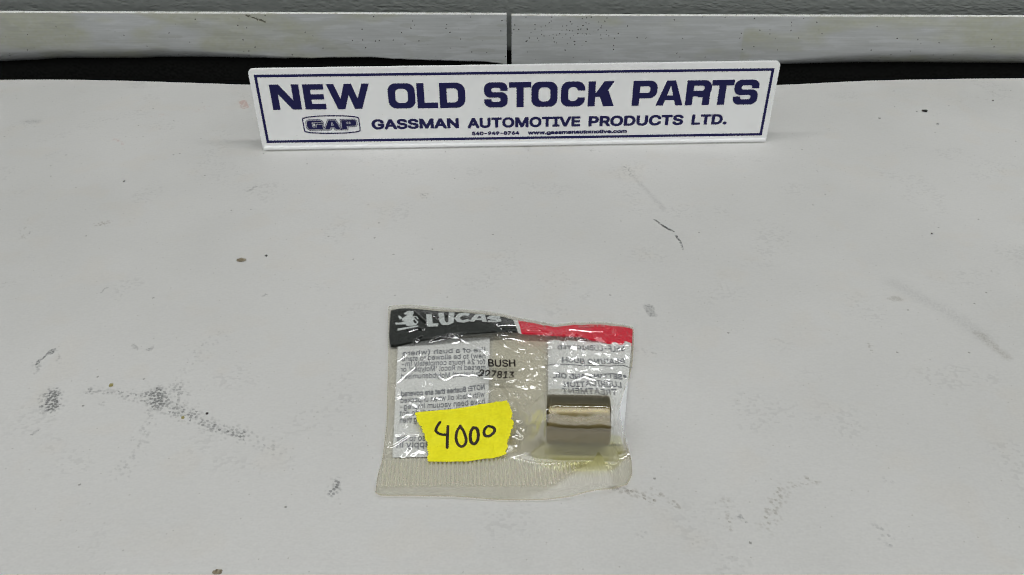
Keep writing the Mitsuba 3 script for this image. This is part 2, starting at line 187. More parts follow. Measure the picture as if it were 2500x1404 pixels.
def board_colour(p, n, uv):
    x, y = p.x * 1000, p.y * 1000
    c = mix((.578, .577, .562), (.632, .630, .616), sst(.25, .75, fbm(x * .013, y * .013, 3.3)))
    fine = noise(x * 1.9, y * 1.9, 1.7) * .6 + noise(x * .9, y * 2.6, 8.1) * .4
    c = c * (.94 + .105 * fine)
    warm = sst(.56, .78, fbm(x * .06, y * .06, 5.0))
    c = c * mix((1, 1, 1), (1.0, .985, .965), warm * .7)
    pat = sst(.58, .75, fbm(x * .045 + 40, y * .045, 2.0)) * sst(.60, .74, noise(x * .75, y * 1.0, 9.0))
    c = c * (1 - .07 * pat)
    d0, _, which = vor(x * .075, y * .075)
    c = mix(c, (.16, .155, .14), sst(.05, .02, d0) * sst(.90, .93, which) * .7)
    d1, _, w1 = vor(x * .19 + 9, y * .19 + 4)
    c = mix(c, (.34, .33, .30), sst(.07, .03, d1) * sst(.86, .9, w1) * .45)
    wob = noise(x * .6, y * .6, 4.0) - .5
    xx, yy = x + wob * 1.6, y + (noise(x * .6, y * .6, 14.0) - .5) * 1.6
    dv, dv2, wv = vor(x * .80, y * .86 + x * .2)
    cell = dv
    grit = noise(x * 2.3, y * 2.3, 6.6)
    dash = noise(x * .9, y * .9, 31.0) * .55 + grit * .3
    for kind, ink in ((0, (.07, .075, .078)), (1, (.17, .145, .10)), (2, (.50, .24, .19))):
        m = mi.Float(0)
        for x0, y0, x1, y1, w, s, k, g in MARKS:
            if k != kind:
                continue
            ax, ay = x1 - x0, y1 - y0
            l2 = ax * ax + ay * ay + 1e-9
            px, py = (x, y) if g == 2 else (xx, yy)
            t = dr.clip(((px - x0) * ax + (py - y0) * ay) / l2, 0, 1)
            d2 = (dr.square(px - x0 - t * ax) + dr.square(py - y0 - t * ay)) / (w * w)
            e = dr.exp(-d2)
            if g == 1:
                v = (.10 + .9 * sst(.66, .34, dv)) * dr.clip(1.55 * s * e - .85 * wv, 0, 1) * .76 * (.75 + .4 * grit)
            elif g == 2:
                v = sst(.25, .5, e) * sst(.62, .35, dash) * s
            elif g == 0:
                v = sst(.15, .6, e) * (.35 + .65 * sst(.65, .3, grit)) * s
            else:
                v = e * s * (.45 + .55 * sst(.7, .35, grit)) * (.6 + .4 * sst(.7, .3, cell))
            m = dr.maximum(m, v)
        c = mix(c, ink, dr.minimum(m, .93))
    return c


scene['board_skin'] = {'type': 'bumpmap', 'scale': 1.0,
                       'tex': mikit.proc(lambda p, n, uv: noise(p.x * 950, p.y * 950, 1.0) * 2.2e-5 + noise(p.x * 120, p.y * 120, 4.0) * 3e-5, eps=2e-4),
                       'bsdf': {'type': 'principled', 'base_color': mikit.proc(board_colour), 'roughness': .55, 'specular': .35}}
scene['board_cut'] = {'type': 'diffuse', 'reflectance': rgb(.78, .78, .77)}
scene['black_rubber_and_shade'] = {'type': 'principled', 'base_color': mikit.proc(lambda p, n, uv: mix((.005, .0055, .005), (.016, .017, .016), noise(p.x * 700, p.y * 900, p.z * 700))), 'roughness': .6, 'specular': .3}  # rubber of the edging, and the near-black that paints the gap shade


def grain(p, n, uv):
    x, z = p.x * 1000, p.z * 1000
    a = noise(x * .28, z * .7, 2.0) + .7 * noise(x * .7, z * 1.4, 7.0) + .3 * noise(x * 1.9, z * 2.6, 3.0)
    return a * 4.2e-4


scene['grained_vinyl'] = {'type': 'bumpmap', 'scale': 1.0, 'tex': mikit.proc(grain, eps=2e-4),
                          'bsdf': {'type': 'principled', 'base_color': mikit.proc(lambda p, n, uv: mix((.19, .207, .198), (.235, .253, .243), fbm(p.x * 300, p.z * 500, 1.0))), 'roughness': .5, 'specular': .4}}


def strip_colour(p, n, uv):
    x, z = p.x * 1000, p.z * 1000
    c = mix((.37, .385, .385), (.43, .445, .45), fbm(x * .03, z * .12, 1.0))
    streak = sst(.5, .72, fbm(x * .055 + 7, z * .35, 6.0))
    c = mix(c, (.50, .515, .53), streak * .4)
    old = sst(.50, .72, fbm(x * .02 + 3, z * .05, 9.0) + sst(-60, -230, x) * .24 + dr.select(x > 170, .05, -.06))
    c = mix(c, (.355, .365, .28), old * (.5 + .3 * noise(x * .5, z * .7, 2.0)))
    scuff = sst(.60, .68, fbm(x * .05 + z * .03, z * .22 + 3, 12.0)) * dr.select(x < -2, 1, .35)
    c = mix(c, (.30, .31, .28), scuff * .3)
    line = sst(.035, .0, dr.abs(fbm(x * .035 + z * .05, z * .16 - x * .01, 21.0) - .5)) * sst(.5, .7, noise(x * .04, z * .1, 8.0))
    t = dr.clip(((x + 193) * 12 - (z - 34) * 4.5) / 164.25, 0, 1)
    tear = dr.square(x + 193 - 12 * t) + dr.square((z - 34 + 4.5 * t) * 1.6)
    c = mix(c, (.10, .10, .075), sst(2.6, .5, tear + 3.5 * (noise(x * .8, z * 1.6, 77.0) - .35)))
    d, _, w = vor(x * .34, z * .34)
    near = dr.exp(-dr.square((x - 42) / 34) - dr.square((z - 24) / 9)) * .75 + .015 + .04 * sst(.6, .75, noise(x * .02, z * .05, 3.0))
    c = mix(c, (.03, .032, .03), sst(.05 + .16 * w, .02 + .08 * w, d) * sst(1.02 - near, 1.06 - near, w + .05) * .95)
    return c * (1.20 + .12 * (noise(x * .06, z * 1.9, 5.0) - .5) + .05 * noise(x * .5, z * 2.5, 15.0))


scene['old_strip_paint'] = {'type': 'principled', 'base_color': mikit.proc(strip_colour), 'roughness': .5, 'specular': .35}
scene['lit_strip_edge'] = {'type': 'principled', 'base_color': mikit.proc(lambda p, n, uv: mix((.55, .55, .48), (.86, .87, .85), sst(.3, .55, fbm(p.x * 400, p.y * 700, p.z * 300)))), 'roughness': .45}  # pale colour paints in the overhead light on the top face
scene['sign_white'] = {'type': 'principled', 'base_color': mikit.proc(lambda p, n, uv: mix((.87, .885, .89), (.90, .91, .91), fbm(p.x * 90, p.z * 90, 2.0)) * mix((1, 1, 1), (.72, .72, .69), sst(.05, .02, vor(p.x * 150, p.z * 150)[0]) * sst(.86, .9, vor(p.x * 150, p.z * 150)[2]))),
                       'roughness': .3, 'specular': .4}
scene['sign_navy'] = {'type': 'principled', 'base_color': rgb(.008, .008, .072), 'roughness': .4, 'specular': .25}
def plastic(gloss, tint):
    """Thin clear film: light passes straight through, a share of it is mirrored off its glossy surface."""
    return {'type': 'blendbsdf', 'weight': gloss, 'clear': {'type': 'thindielectric', 'int_ior': 1.06, 'specular_transmittance': rgb(*tint)},
            'gloss': {'type': 'twosided', 'bsdf': {'type': 'roughconductor', 'alpha': .025, 'specular_reflectance': rgb(.95, .95, .95)}}}


scene['film'] = plastic(.155, (1.0, .994, .965))
scene['inner_film'] = plastic(.03, (.995, .985, .945))
scene['sealed_film'] = {'type': 'blendbsdf', 'weight': .38, 'clear': {'type': 'thindielectric', 'int_ior': 1.06, 'specular_transmittance': rgb(1.0, .985, .93)},
                        'frost': {'type': 'twosided', 'bsdf': {'type': 'principled', 'base_color': rgb(.70, .69, .60), 'roughness': .25, 'specular': .7}}}
scene['film_edge'] = {'type': 'blendbsdf', 'weight': .42, 'clear': {'type': 'thindielectric', 'int_ior': 1.06, 'specular_transmittance': rgb(1.0, .97, .88)},
                      'cut': {'type': 'twosided', 'bsdf': {'type': 'principled', 'base_color': rgb(.52, .50, .37), 'roughness': .3, 'specular': .6}}}
scene['print_black'] = {'type': 'twosided', 'bsdf': {'type': 'principled', 'base_color': rgb(.006, .008, .0075), 'roughness': .4, 'specular': .3}}
scene['print_red'] = {'type': 'twosided', 'bsdf': {'type': 'principled', 'base_color': rgb(.72, .008, .04), 'roughness': .4, 'specular': .3}}
scene['print_white'] = {'type': 'twosided', 'bsdf': {'type': 'diffuse', 'reflectance': rgb(.79, .805, .82)}}
scene['print_grey'] = {'type': 'twosided', 'bsdf': {'type': 'diffuse', 'reflectance': rgb(.62, .66, .68)}}
scene['print_ink'] = {'type': 'twosided', 'bsdf': {'type': 'diffuse', 'reflectance': rgb(.21, .22, .25)}}
scene['stamp_ink'] = {'type': 'twosided', 'bsdf': {'type': 'diffuse', 'reflectance': mikit.proc(lambda p, n, uv: mix((.012, .012, .012), (.30, .29, .27), sst(.82, .95, noise(p.x * 900, p.y * 900, 1.0))))}}
scene['pink_print'] = {'type': 'twosided', 'bsdf': {'type': 'diffuse', 'reflectance': rgb(.72, .35, .37)}}
scene['bronze'] = {'type': 'principled', 'base_color': mikit.proc(lambda p, n, uv: mix((.20, .165, .07), (.27, .22, .11), fbm(p.x * 120, p.y * 900, p.z * 900))), 'metallic': 1.0, 'roughness': .38}
scene['tape_paper'] = {'type': 'bumpmap', 'scale': 1.0, 'tex': mikit.proc(lambda p, n, uv: fbm(p.x * 900, p.y * 1400, 3.0) * 9e-5, eps=2e-4),
                       'bsdf': {'type': 'twosided', 'bsdf': {'type': 'principled', 'base_color': mikit.proc(lambda p, n, uv: mix((.86, .80, .012), (.94, .89, .03), fbm(p.x * 260, p.y * 420, 1.0)) * (.93 + .1 * noise(p.x * 1500, p.y * 2200, 5.0))), 'roughness': .65, 'specular': .2}}}
scene['marker_ink'] = {'type': 'twosided', 'bsdf': {'type': 'principled', 'base_color': mikit.proc(lambda p, n, uv: mix((.012, .010, .010), (.05, .03, .022), noise(p.x * 500, p.y * 500, 1.0))), 'roughness': .4}}
scene['crumb_dark'] = {'type': 'diffuse', 'reflectance': rgb(.035, .035, .035)}
scene['crumb_brown'] = {'type': 'diffuse', 'reflectance': mikit.proc(lambda p, n, uv: mix((.06, .04, .02), (.45, .40, .30), noise(p.x * 1500, p.y * 1500, p.z * 1500)))}
scene['crumb_yellow'] = {'type': 'diffuse', 'reflectance': rgb(.34, .30, .13)}
scene['crumb_rust'] = {'type': 'diffuse', 'reflectance': rgb(.25, .11, .06)}

# ------------------------------------------------------------------ setting: tabletop, slot, wall
edge = np.array(smooth_line(EDGE, 160, 8))
top_poly = Polygon(np.vstack([[[-900, 569]], edge, [[900, 562.8], [900, -700], [-900, -700]]]))
m = trimesh.creation.extrude_polygon(top_poly, 9.0, engine='earcut')
m.apply_translation([0, 0, -9.0])
fz = m.face_normals[:, 2] > .9
add('table_top', (m.vertices, m.faces[fz]), 'board_skin')
add('table_top__edge', (m.vertices, m.faces[~fz]), 'board_cut')
label('table_top', 'white scuffed board surface with grey smudges under the sign and bag', 'tabletop', kind='structure')
rail = trimesh.creation.extrude_polygon(LineString(edge).buffer(1.6, cap_style=2), 6.5, engine='earcut')
rail.apply_translation([0, 5.2, -10.2])
add('table_top__black_edging', rail, 'black_rubber_and_shade')
labels['table_top__black_edging'] = {'label': 'black rubber edging along the back of the board'}
shelf = trimesh.creation.box((2000, 240, 10), T4(0, 600, -75))
add('shelf', shelf, 'black_rubber_and_shade')  # black colour puts the shade of the gap into the base
label('shelf', 'base behind the white board, coloured black for the shade in the gap', 'base', kind='structure')


def wall_y(x, back=0.0):
    return 600.0 - .0297 * x + back


wx = np.array([-1000.0, 1000.0])
wv = np.array([[x, wall_y(x, 14.6), z] for z in (2.0, 900.0) for x in wx])
add('wall', (wv, np.array([[0, 1, 3], [0, 3, 2]])), 'grained_vinyl')
low = np.array([[x, wall_y(x, 14.3), z] for z in (-80.0, 4.0) for x in wx])
add('wall__gap_shade_sheet', (low, np.array([[0, 1, 3], [0, 3, 2]])), 'black_rubber_and_shade')  # dark sheet added to paint the shade low in the gap
labels['wall__gap_shade_sheet'] = {'label': 'black sheet added as the shade in the gap behind the board'}
label('wall', 'grey leather-grained wall rising behind the trim strips', 'wall', kind='structure')


def trim_strip(key, xs, bottom, top, curl, text, jag):
    """Trim strip: front face, lower edge that rolls back, upper edge coloured brighter for overhead light; profile swept along x."""
    rng = np.random.default_rng(5)
    n = len(xs)
    rough = gaussian_filter(rng.normal(size=n), 1.2) * jag
    prof = []
    for k in range(15):
        if k < 7:
            prof.append((0, k))
        else:
            prof.append((1, k - 6))
    V = []
    for i, x in enumerate(xs):
        zb, r = bottom[i] + rough[i] * .5, curl[i]
        y0 = wall_y(x)
        row = [(x, y0 + 4.0, top[i]), (x, y0 + .35, top[i]), (x, y0 + .05, top[i] - .12), (x, y0, top[i] - .45)]
        for k in range(1, 6):
            row.append((x, y0, top[i] - .45 + (zb + r - top[i] + .45) * k / 5))
        for k in range(1, 7):
            a = k / 6 * math.pi / 2
            row.append((x, y0 + min(r, 11.0) * (1 - math.cos(a)), zb + r * (1 - math.sin(a))))
        row.append((x, y0 + max(4.0, min(r, 11.0) + .4), zb + .15))
        V.append(row)
    V = np.array(V)
    k = V.shape[1]
    i, j = np.meshgrid(np.arange(n - 1), np.arange(k - 1), indexing='ij')
    a = i * k + j
    q = np.stack([a, a + 1, a + k + 1, a + k], -1)
    cap = []
    for s, flip in ((0, False), ((n - 1) * k, True)):
        for t in range(1, k - 1):
            cap.append([s, s + t, s + t + 1] if flip else [s, s + t + 1, s + t])
    edge_q, face_q = q[:, :2].reshape(-1, 4), q[:, 2:].reshape(-1, 4)
    add(key + '__face', (V.reshape(-1, 3), np.vstack([face_q[:, [0, 1, 2]], face_q[:, [0, 2, 3]], cap])), 'old_strip_paint', smooth=35)
    add(key + '__top_edge', (V.reshape(-1, 3), np.vstack([edge_q[:, [0, 1, 2]], edge_q[:, [0, 2, 3]]])), 'lit_strip_edge')
    labels[key + '__top_edge'] = {'label': 'worn upper edge of the strip, painted brighter as if lit from above'}
    label(key, text, 'trim strip', 'grey trim strips along the wall')


xs = np.linspace(-700, -2.9, 420)
sl = np.array(STRIP_L)
trim_strip('trim_strip', xs, np.interp(xs, sl[:, 0], sl[:, 1]), np.full(420, 35.4), 1.2 + 10 * np.clip((-xs - 150) / 120, 0, 1),
           'left grey trim strip with wavy torn lower edge and yellowed paint', .35)
xs = np.linspace(.6, 700, 420)
sr = np.array(STRIP_R)
trim_strip('trim_strip_001', xs, np.interp(xs, sr[:, 0], sr[:, 1]), np.interp(xs, [0, 370], [34.8, 35.3]), 1.0 + 11 * np.clip((xs - 150) / 120, 0, 1),
           'right grey trim strip with black specks beside the joint', .12)

# ------------------------------------------------------------------ sign
SIGN = np.array([2.98, 454.88, 0.0])
yaw = math.radians(1.5556)
SE, SN = np.array([math.cos(yaw), math.sin(yaw), 0]), np.array([-math.sin(yaw), math.cos(yaw), 0])


def on_sign(mesh, out=0.0):
    """(u, v, w) of the sign -> place: u along it, v up, w towards the viewer."""
    v = np.asarray(mesh.vertices)
    return SIGN + v[:, :1] * SE + v[:, 1:2] * [0, 0, 1] - (v[:, 2:3] + out) * SN, mesh.faces


def sign_part(key, shape, depth=.28, out=0.0, mat='sign_navy', smooth=False):
    m = trimesh.util.concatenate([trimesh.creation.extrude_polygon(p, depth, engine='earcut') for p in polys(shape)])
    add('sign__' + key, on_sign(m, out), mat, smooth=smooth)


W2, HT = 152.4, 50.7
plate = box(-W2, .05, W2, HT - 3).union(box(-W2, 20, W2, HT).buffer(-3).buffer(3))
front = trimesh.creation.extrude_polygon(plate.buffer(-.25), .25, engine='earcut')
front.apply_translation([0, 0, -.25])
back = trimesh.creation.extrude_polygon(plate, 1.1, engine='earcut')
back.apply_translation([0, 0, -1.35])
add('sign__plate', on_sign(trimesh.util.concatenate([front, back])), 'sign_white')
label('sign', 'long white sign with dark blue lettering and border, standing upright on the board', 'sign')
foot = Polygon([(.02, 1.2), (1.3, 1.2), (1.5, 1.4), (1.5, 2.5), (1.15, 2.95), (.5, 2.95), (.45, 2.3), (.02, 2.2)])
fm = trimesh.creation.extrude_polygon(foot, 2 * W2 - 2.6, engine='earcut')
fv = np.asarray(fm.vertices)
add('sign__foot', on_sign(trimesh.Trimesh(np.c_[fv[:, 2] - W2 + 1.3, fv[:, 1], fv[:, 0]], fm.faces[:, ::-1], process=False)), 'sign_white')
labels['sign__foot'] = {'label': 'narrow white lip along the bottom of the sign'}
frame = Polygon([(-149.3, 47.2), (149.2, 46.6), (149.0, 4.7), (-149.3, 5.1)])
sign_part('border', frame.difference(frame.buffer(-1.45, join_style=2)))
labels['sign__border'] = {'label': 'dark blue line framing the sign'}

S, B = 4.15, 3.25   # widths of upright and level strokes of the headline


def rr(x0, y0, x1, y1, r):
    return box(x0, y0, x1, y1).buffer(-r).buffer(r, quad_segs=12)


def ring(x0, y0, x1, y1, r=4.6, s=S, b=B):
    return rr(x0, y0, x1, y1, r).difference(rr(x0 + s, y0 + b, x1 - s, y1 - b, max(.6, min(r - 2.0, (y1 - y0) / 2 - b - .05))))


def bar(x0, y0, x1, y1, w):
    """Slanting stroke of level width w, from (x0, y0) to (x1, y1), both its left corners."""
    return Polygon([(x0, y0), (x0 + w, y0), (x1 + w, y1), (x1, y1)])


def glyph(ch, w, h):
    s, b = S, B
    if ch == 'N':
        return union_all([box(0, 0, s, h), box(w - s, 0, w, h), Polygon([(0, h), (s * 1.25, h), (w, 0), (w - s * 1.25, 0)])])
    if ch == 'E':
        return union_all([box(0, 0, s, h), box(0, 0, w, b), box(0, h - b, w - .3, h), box(0, h / 2 - b * .48, w - .6, h / 2 + b * .48)])
    if ch == 'W':
        a = .215 * w
        return union_all([bar(a, 0, 0, h, s), bar(a, 0, w / 2 - s / 2, h, s), bar(w - a - s, 0, w / 2 - s / 2, h, s), bar(w - a - s, 0, w - s, h, s)])
    if ch == 'O':
        return ring(0, 0, w, h)
    if ch == 'L':
        return box(0, 0, s, h).union(box(0, 0, w, b))
    if ch == 'D':
        o = rr(0, 0, w, h, 5.2).union(box(0, 0, w / 2, h))
        return o.difference(rr(s, b, w - s, h - b, 2.4).union(box(s, b, w / 2, h - b)))
    if ch == 'S':
        mid = h / 2
        t = ring(0, mid - b / 2, w, h, 3.9).difference(box(w / 2, mid - b, w + 1, h * .66)).difference(box(w * .4, mid - b / 2 - .1, w + 1, mid - b / 2))
        u = ring(0, 0, w, mid + b / 2, 3.9).difference(box(-1, h * .33, w / 2, mid + b))
        return union_all([t, u, box(w * .35, mid - b / 2, w * .65, mid + b / 2)])
    if ch == 'T':
        return box(0, h - b, w, h).union(box(w / 2 - s / 2, 0, w / 2 + s / 2, h))
    if ch == 'C':
        return ring(0, 0, w, h).difference(box(w * .5, h * .36, w + 1, h * .64))
    if ch == 'K':
        return union_all([box(0, 0, s, h), bar(w - s * 1.45, 0, s * 1.35, h * .62, s * 1.5), bar(s * .75, h * .38, w - s * 1.45, h, s * 1.4), box(s * .8, h * .38, s * 1.8, h * .56)])
    if ch == 'P' or ch == 'R':
        lo = h * (.30 if ch == 'P' else .36)
        o = rr(0, lo, w, h, 4.4).union(box(0, lo, w / 2, h))
        o = o.difference(rr(s, lo + b, w - s, h - b, 1.6).union(box(s, lo + b, w / 2, h - b))).union(box(0, 0, s, h))
        if ch == 'R':
            o = o.union(box(w - s - .5, 0, w - .5, lo + b * .5)).union(rr(w * .45, lo - .6, w - .5, lo + b, 1.2))
        return o
    if ch == 'A':
        k = s * .62
        o = Polygon([(0, 0), (w / 2 - k, h), (w / 2 + k, h), (w, 0)])
        hole = Polygon([(s * 1.02, 0), (w / 2, h * 1.0 - b * .9), (w - s * 1.02, 0)]).buffer(0)
        return o.difference(hole.difference(box(0, h * .22, w, h * .22 + b * .85)))


words, at = [], 0
for word in ('NEW', 'OLD', 'STOCK', 'PARTS'):
    parts = []
    for ch in word:
        c, a, b = HEAD[at]
        at += 1
        mid = (a + b) / 2
        y0, y1 = np.interp(mid, [-140, 135], [26.0, 24.7]), np.interp(mid, [-140, 135], [41.25, 39.9])
        parts.append(affinity.translate(glyph(c, b - a, y1 - y0), a, y0))
    key = numbered('headline_word', len(words))
    words.append(key)
    sign_part(key, union_all(parts))
    labels['sign__' + key] = {'label': f'big dark blue word {word} on the sign'}
for i, (word, a, b) in enumerate((('GASSMAN', -85.7, -34.1), ('AUTOMOTIVE', -28.9, 38.2), ('PRODUCTS', 43.2, 100.0), ('LTD.', 105.0, 126.3))):
    mid = (a + b) / 2
    y0, y1 = np.interp(mid, [-80, 110], [12.75, 12.3]), np.interp(mid, [-80, 110], [18.95, 18.8])
    key = numbered('company_word', i)
    sign_part(key, fit_text(word, a, b, y0, y1, .62))
    labels['sign__' + key] = {'label': f'small dark blue word {word} under the headline'.replace('.', '')}
sign_part('phone_number', fit_text('540-949-8764', -26.5, 1.9, 7.85, 10.1, .8))
sign_part('web_address', fit_text('www.gassmanautomotive.com', 7.0, 66.6, 7.8, 10.05, .8))
em = Polygon([(-126, 11.8), (-123, 11.0), (-116, 10.4), (-109.3, 10.25), (-102, 10.35), (-95.5, 10.9), (-92.5, 11.7), (-92.6, 20.4), (-95.5, 21.3), (-102, 21.9), (-109.3, 22.1), (-116, 22.0), (-123, 21.4), (-126.2, 20.5)])
em = em.buffer(-.8).buffer(.8)
sign_part('emblem_frame', em.difference(em.buffer(-.62)))
labels['sign__emblem_frame'] = {'label': 'rounded dark blue outline round the emblem letters'}
gap_letters = {'G': union_all([rr(0, 0, 9.6, 6, 1.9).difference(rr(3.2, 1.5, 10.5, 4.6, .5)), box(5.6, 1.4, 9.6, 3.1), box(7.9, 0, 9.6, 2.2)]),
               'A': Polygon([(0, 0), (2.9, 6), (7.1, 6), (10, 0), (6.6, 0), (6.1, 1.4), (3.9, 1.4), (3.4, 0)]).difference(Polygon([(4.2, 2.5), (5.8, 2.5), (5, 4.7)])),
               'P': union_all([box(0, 0, 3.2, 6), rr(0, 2.0, 9.2, 6, 1.7), box(0, 2.0, 4, 6)]).difference(box(3.3, 3.4, 5.4, 4.7))}
for i, (ch, x) in enumerate((('G', -124.0), ('A', -113.9), ('P', -103.6))):
    g = affinity.translate(gap_letters[ch], x, 13.1 - .03 * i)
    g = affinity.scale(g, .97, .96)
    sign_part(numbered('emblem_letter', i), union_all([g.buffer(-.1), g.buffer(.62, join_style=2).difference(g.buffer(.3, join_style=2))]))
    labels['sign__' + numbered('emblem_letter', i)] = {'label': f'outlined emblem letter {ch} on the sign'}

# ------------------------------------------------------------------ plastic bag: heights of the two films on a 0.2 mm raster
STEP, X0, Y0, NX, NY = .2, -58.0, 176.0, 580, 600
GX, GY = np.meshgrid(X0 + STEP * np.arange(NX), Y0 + STEP * np.arange(NY))
BUSH, BUSH_R, BUSH_L = np.array([23.2, 210.7]), 8.6, 22.0
outline = np.vstack([OUT_TOP, OUT_RIGHT[1:], OUT_BOT[::-1][1:], OUT_LEFT[::-1][1:-1]])
bag_area = Polygon(outline).buffer(0)
G2 = np.c_[GX.ravel(), GY.ravel()]


def dist_to(line, n=1500):
    return cKDTree(resample(line, n)).query(G2)[0].reshape(GX.shape)


seal_hi, seal_lo = np.array(SEAL[0]), np.array(SEAL[1])
below = np.interp(GX, seal_hi[:, 0], seal_hi[:, 1]) - GY              # millimetres below the seal's upper line
under = np.interp(GX, seal_lo[:, 0], seal_lo[:, 1]) - GY
d_out = dist_to(np.vstack([outline, outline[:1]]))
d_in = np.minimum(d_out, np.maximum(-below, 0))
N3 = lambda s, seed, z=0.0: meshkit.noise(np.stack([GX / s, GY / s, np.full(GX.shape, z)], -1), seed)
in_seal = np.clip(below / 1.2, 0, 1) * np.clip((-under) / 1.0, 0, 1)
base = .35 + 1.1 * N3(26, 3) * np.clip((GY - 196) / 30, 0, 1) + .9 * np.clip((GY - 279) / 10, 0, 1) * N3(13, 8)
curl = .9 * np.clip(under / 2.0, 0, 1) * N3(17, 4) + 1.3 * np.exp(-((GX - 26) / 7) ** 2) * np.clip(below / 8, 0, 1)
ribs = .15 * np.sin(2 * np.pi * (GX + .045 * (GY - 190)) / 1.5) * in_seal * (.45 + .55 * np.clip((18 - GX) / 20, 0, 1))
right = np.clip((GX - 12) / 4, 0, 1) * np.clip((GY - 222) / 10, 0, 1) * np.clip(d_in / 3, 0, 1)
z_back = base + curl + ribs + .18 * N3(5, 6) + right * (1.3 * N3(6, 51) + .7 * N3(3, 52))
dx, dy = np.abs(GX - BUSH[0]) - BUSH_L / 2, GY - BUSH[1] + math.tan(math.radians(2.0)) * (GX - BUSH[0])
cyl = np.where((np.abs(dy) < BUSH_R + .6) & (dx < .8), BUSH_R + 1.6 + np.sqrt(np.maximum((BUSH_R + .6) ** 2 - dy ** 2, 0)) + .9 * N3(6, 61) + .45 * N3(2.6, 62), 0)
dd = np.hypot(np.maximum(dx, 0), np.maximum(np.abs(dy) - 5.0, 0))
tent = 19.4 * np.exp(-(dd / np.where(dy > 0, 6.0, np.where(dx > 0, 5.0, 5.0))) ** 1.35)
tent *= np.clip(d_out / 5, 0, 1) ** .7
pillow = 4.2 * (1 - np.exp(-np.minimum(d_in, np.maximum(d_out - 5, 0) + np.minimum(d_out, 5) * .3) / 9)) * (.55 + .75 * N3(21, 12))
soft = gaussian_filter(np.maximum(pillow, tent), 6)
loose = 1 - np.exp(-d_in / 1.6)
tape_edge = Polygon(np.vstack([TAPE_TOP, TAPE_RIGHT[1:], TAPE_BOT[::-1][1:], TAPE_LEFT[::-1][1:-1]])).buffer(0)
tape_mask = shapely.contains_xy(tape_edge.buffer(.8), GX, GY).astype(float)
tape_mask = gaussian_filter(tape_mask, 4)


wave = .9 * (np.abs(N3(11, 21) - .5) * 2) + .22 * N3(4.5, 22) + .9 * N3(14, 25)
over = np.clip(cyl / 10, 0, 1)
head_mask = gaussian_filter(shapely.contains_xy(Polygon(np.vstack([BLK_TOP, RED_TOP, RED_BOT[::-1], BLK_BOT[::-1]])).buffer(0), GX, GY).astype(float), 6)
stamp_mask = gaussian_filter(((GX > -14) & (GX < 4) & (GY > 238) & (GY < 251)).astype(float), 5)
calm = (1 - .88 * tape_mask) * (1 - .45 * head_mask) * (1 - .85 * stamp_mask)
plain = np.maximum(z_back + .45, base + .5 + np.maximum(soft, 0)) + loose * calm * wave * (1 - .85 * over) * .55
plain = np.where(cyl > 0, np.maximum(cyl, plain), plain)
soft_y = np.gradient(gaussian_filter(plain, 3), STEP, axis=0)


def ridge(line, w, slope, taper=1.0, facing=True):
    """Height of a crease along a line: a sharp fold with straight flanks that dies out at its ends. With facing, its flank leans by
    "slope" towards the front edge of the bag wherever it runs; otherwise the flanks simply have that slope."""
    p = np.asarray(line, float)
    lo, hi = p.min(0) - 2 * w, p.max(0) + 2 * w
    i0, i1 = np.clip(((np.array([lo[1], hi[1]]) - Y0) / STEP).astype(int), 0, NY)
    j0, j1 = np.clip(((np.array([lo[0], hi[0]]) - X0) / STEP).astype(int), 0, NX)
    if i1 <= i0 or j1 <= j0:
        return None
    n = max(12, int(np.linalg.norm(np.diff(p, axis=0), axis=1).sum() / .12))
    q = smooth_line(p, n, max(1, n // 40)) if n > 40 else resample(p, n)
    g = np.full(n, abs(slope))
    if facing:
        t = np.gradient(q, axis=0)
        run = np.abs(t[:, 0]) / (np.linalg.norm(t, axis=1) + 1e-9)
        lean = map_coordinates(soft_y, [(q[:, 1] - Y0) / STEP, (q[:, 0] - X0) / STEP], order=1, mode='nearest')
        g = gaussian_filter(np.clip((slope - lean) / np.maximum(run, .45), .12, 1.25), 3, mode='nearest')
    d, k = cKDTree(q).query(np.c_[GX[i0:i1, j0:j1].ravel(), GY[i0:i1, j0:j1].ravel()])
    s = k * .12
    end = np.clip(np.minimum(s, (n - 1 - k) * .12) / taper + .3, 0, 1)
    wk = w * end
    h = g[k] * np.maximum(0, wk - np.sqrt(d * d + .004)) * (1 if slope > 0 else -1)
    return (slice(i0, i1), slice(j0, j1)), h.reshape(i1 - i0, j1 - j0)


rng = np.random.default_rng(11)
folds = np.zeros_like(GX)
for line in CREASE:
    got = ridge(line, rng.uniform(1.0, 1.5), .545)
    if got:
        folds[got[0]] = np.maximum(folds[got[0]], got[1])
for x, y, ln, a, w in ((26, 256, 9, -.5, 2.2), (20, 249, 6, .3, 2.0), (22, 243, 5, -.2, 1.8), (34, 254, 8, .25, 1.6), (37, 246, 9, .35, 1.9), (30, 241, 7, -.3, 1.6), (42, 252, 6, -.5, 1.7), (16, 258, 5, .5, 1.6), (29, 262, 6, -.1, 1.5),
                        (4, 244, 5, .4, 1.5), (8, 233, 6, -.4, 1.5), (3, 224, 5, .3, 1.4), (9, 251, 5, -.6, 1.4), (-36, 228, 9, .5, 1.6), (-30, 262, 10, .35, 1.5)):
    line = [(x - ln / 2 * math.cos(a), y - ln / 2 * math.sin(a)), (x + .1 * ln, y + .06 * ln), (x + ln / 2 * math.cos(a), y + ln / 2 * math.sin(a))]
    got = ridge(line, w, .53, taper=2.5)
    folds[got[0]] = np.maximum(folds[got[0]], got[1])
small = np.zeros_like(GX)
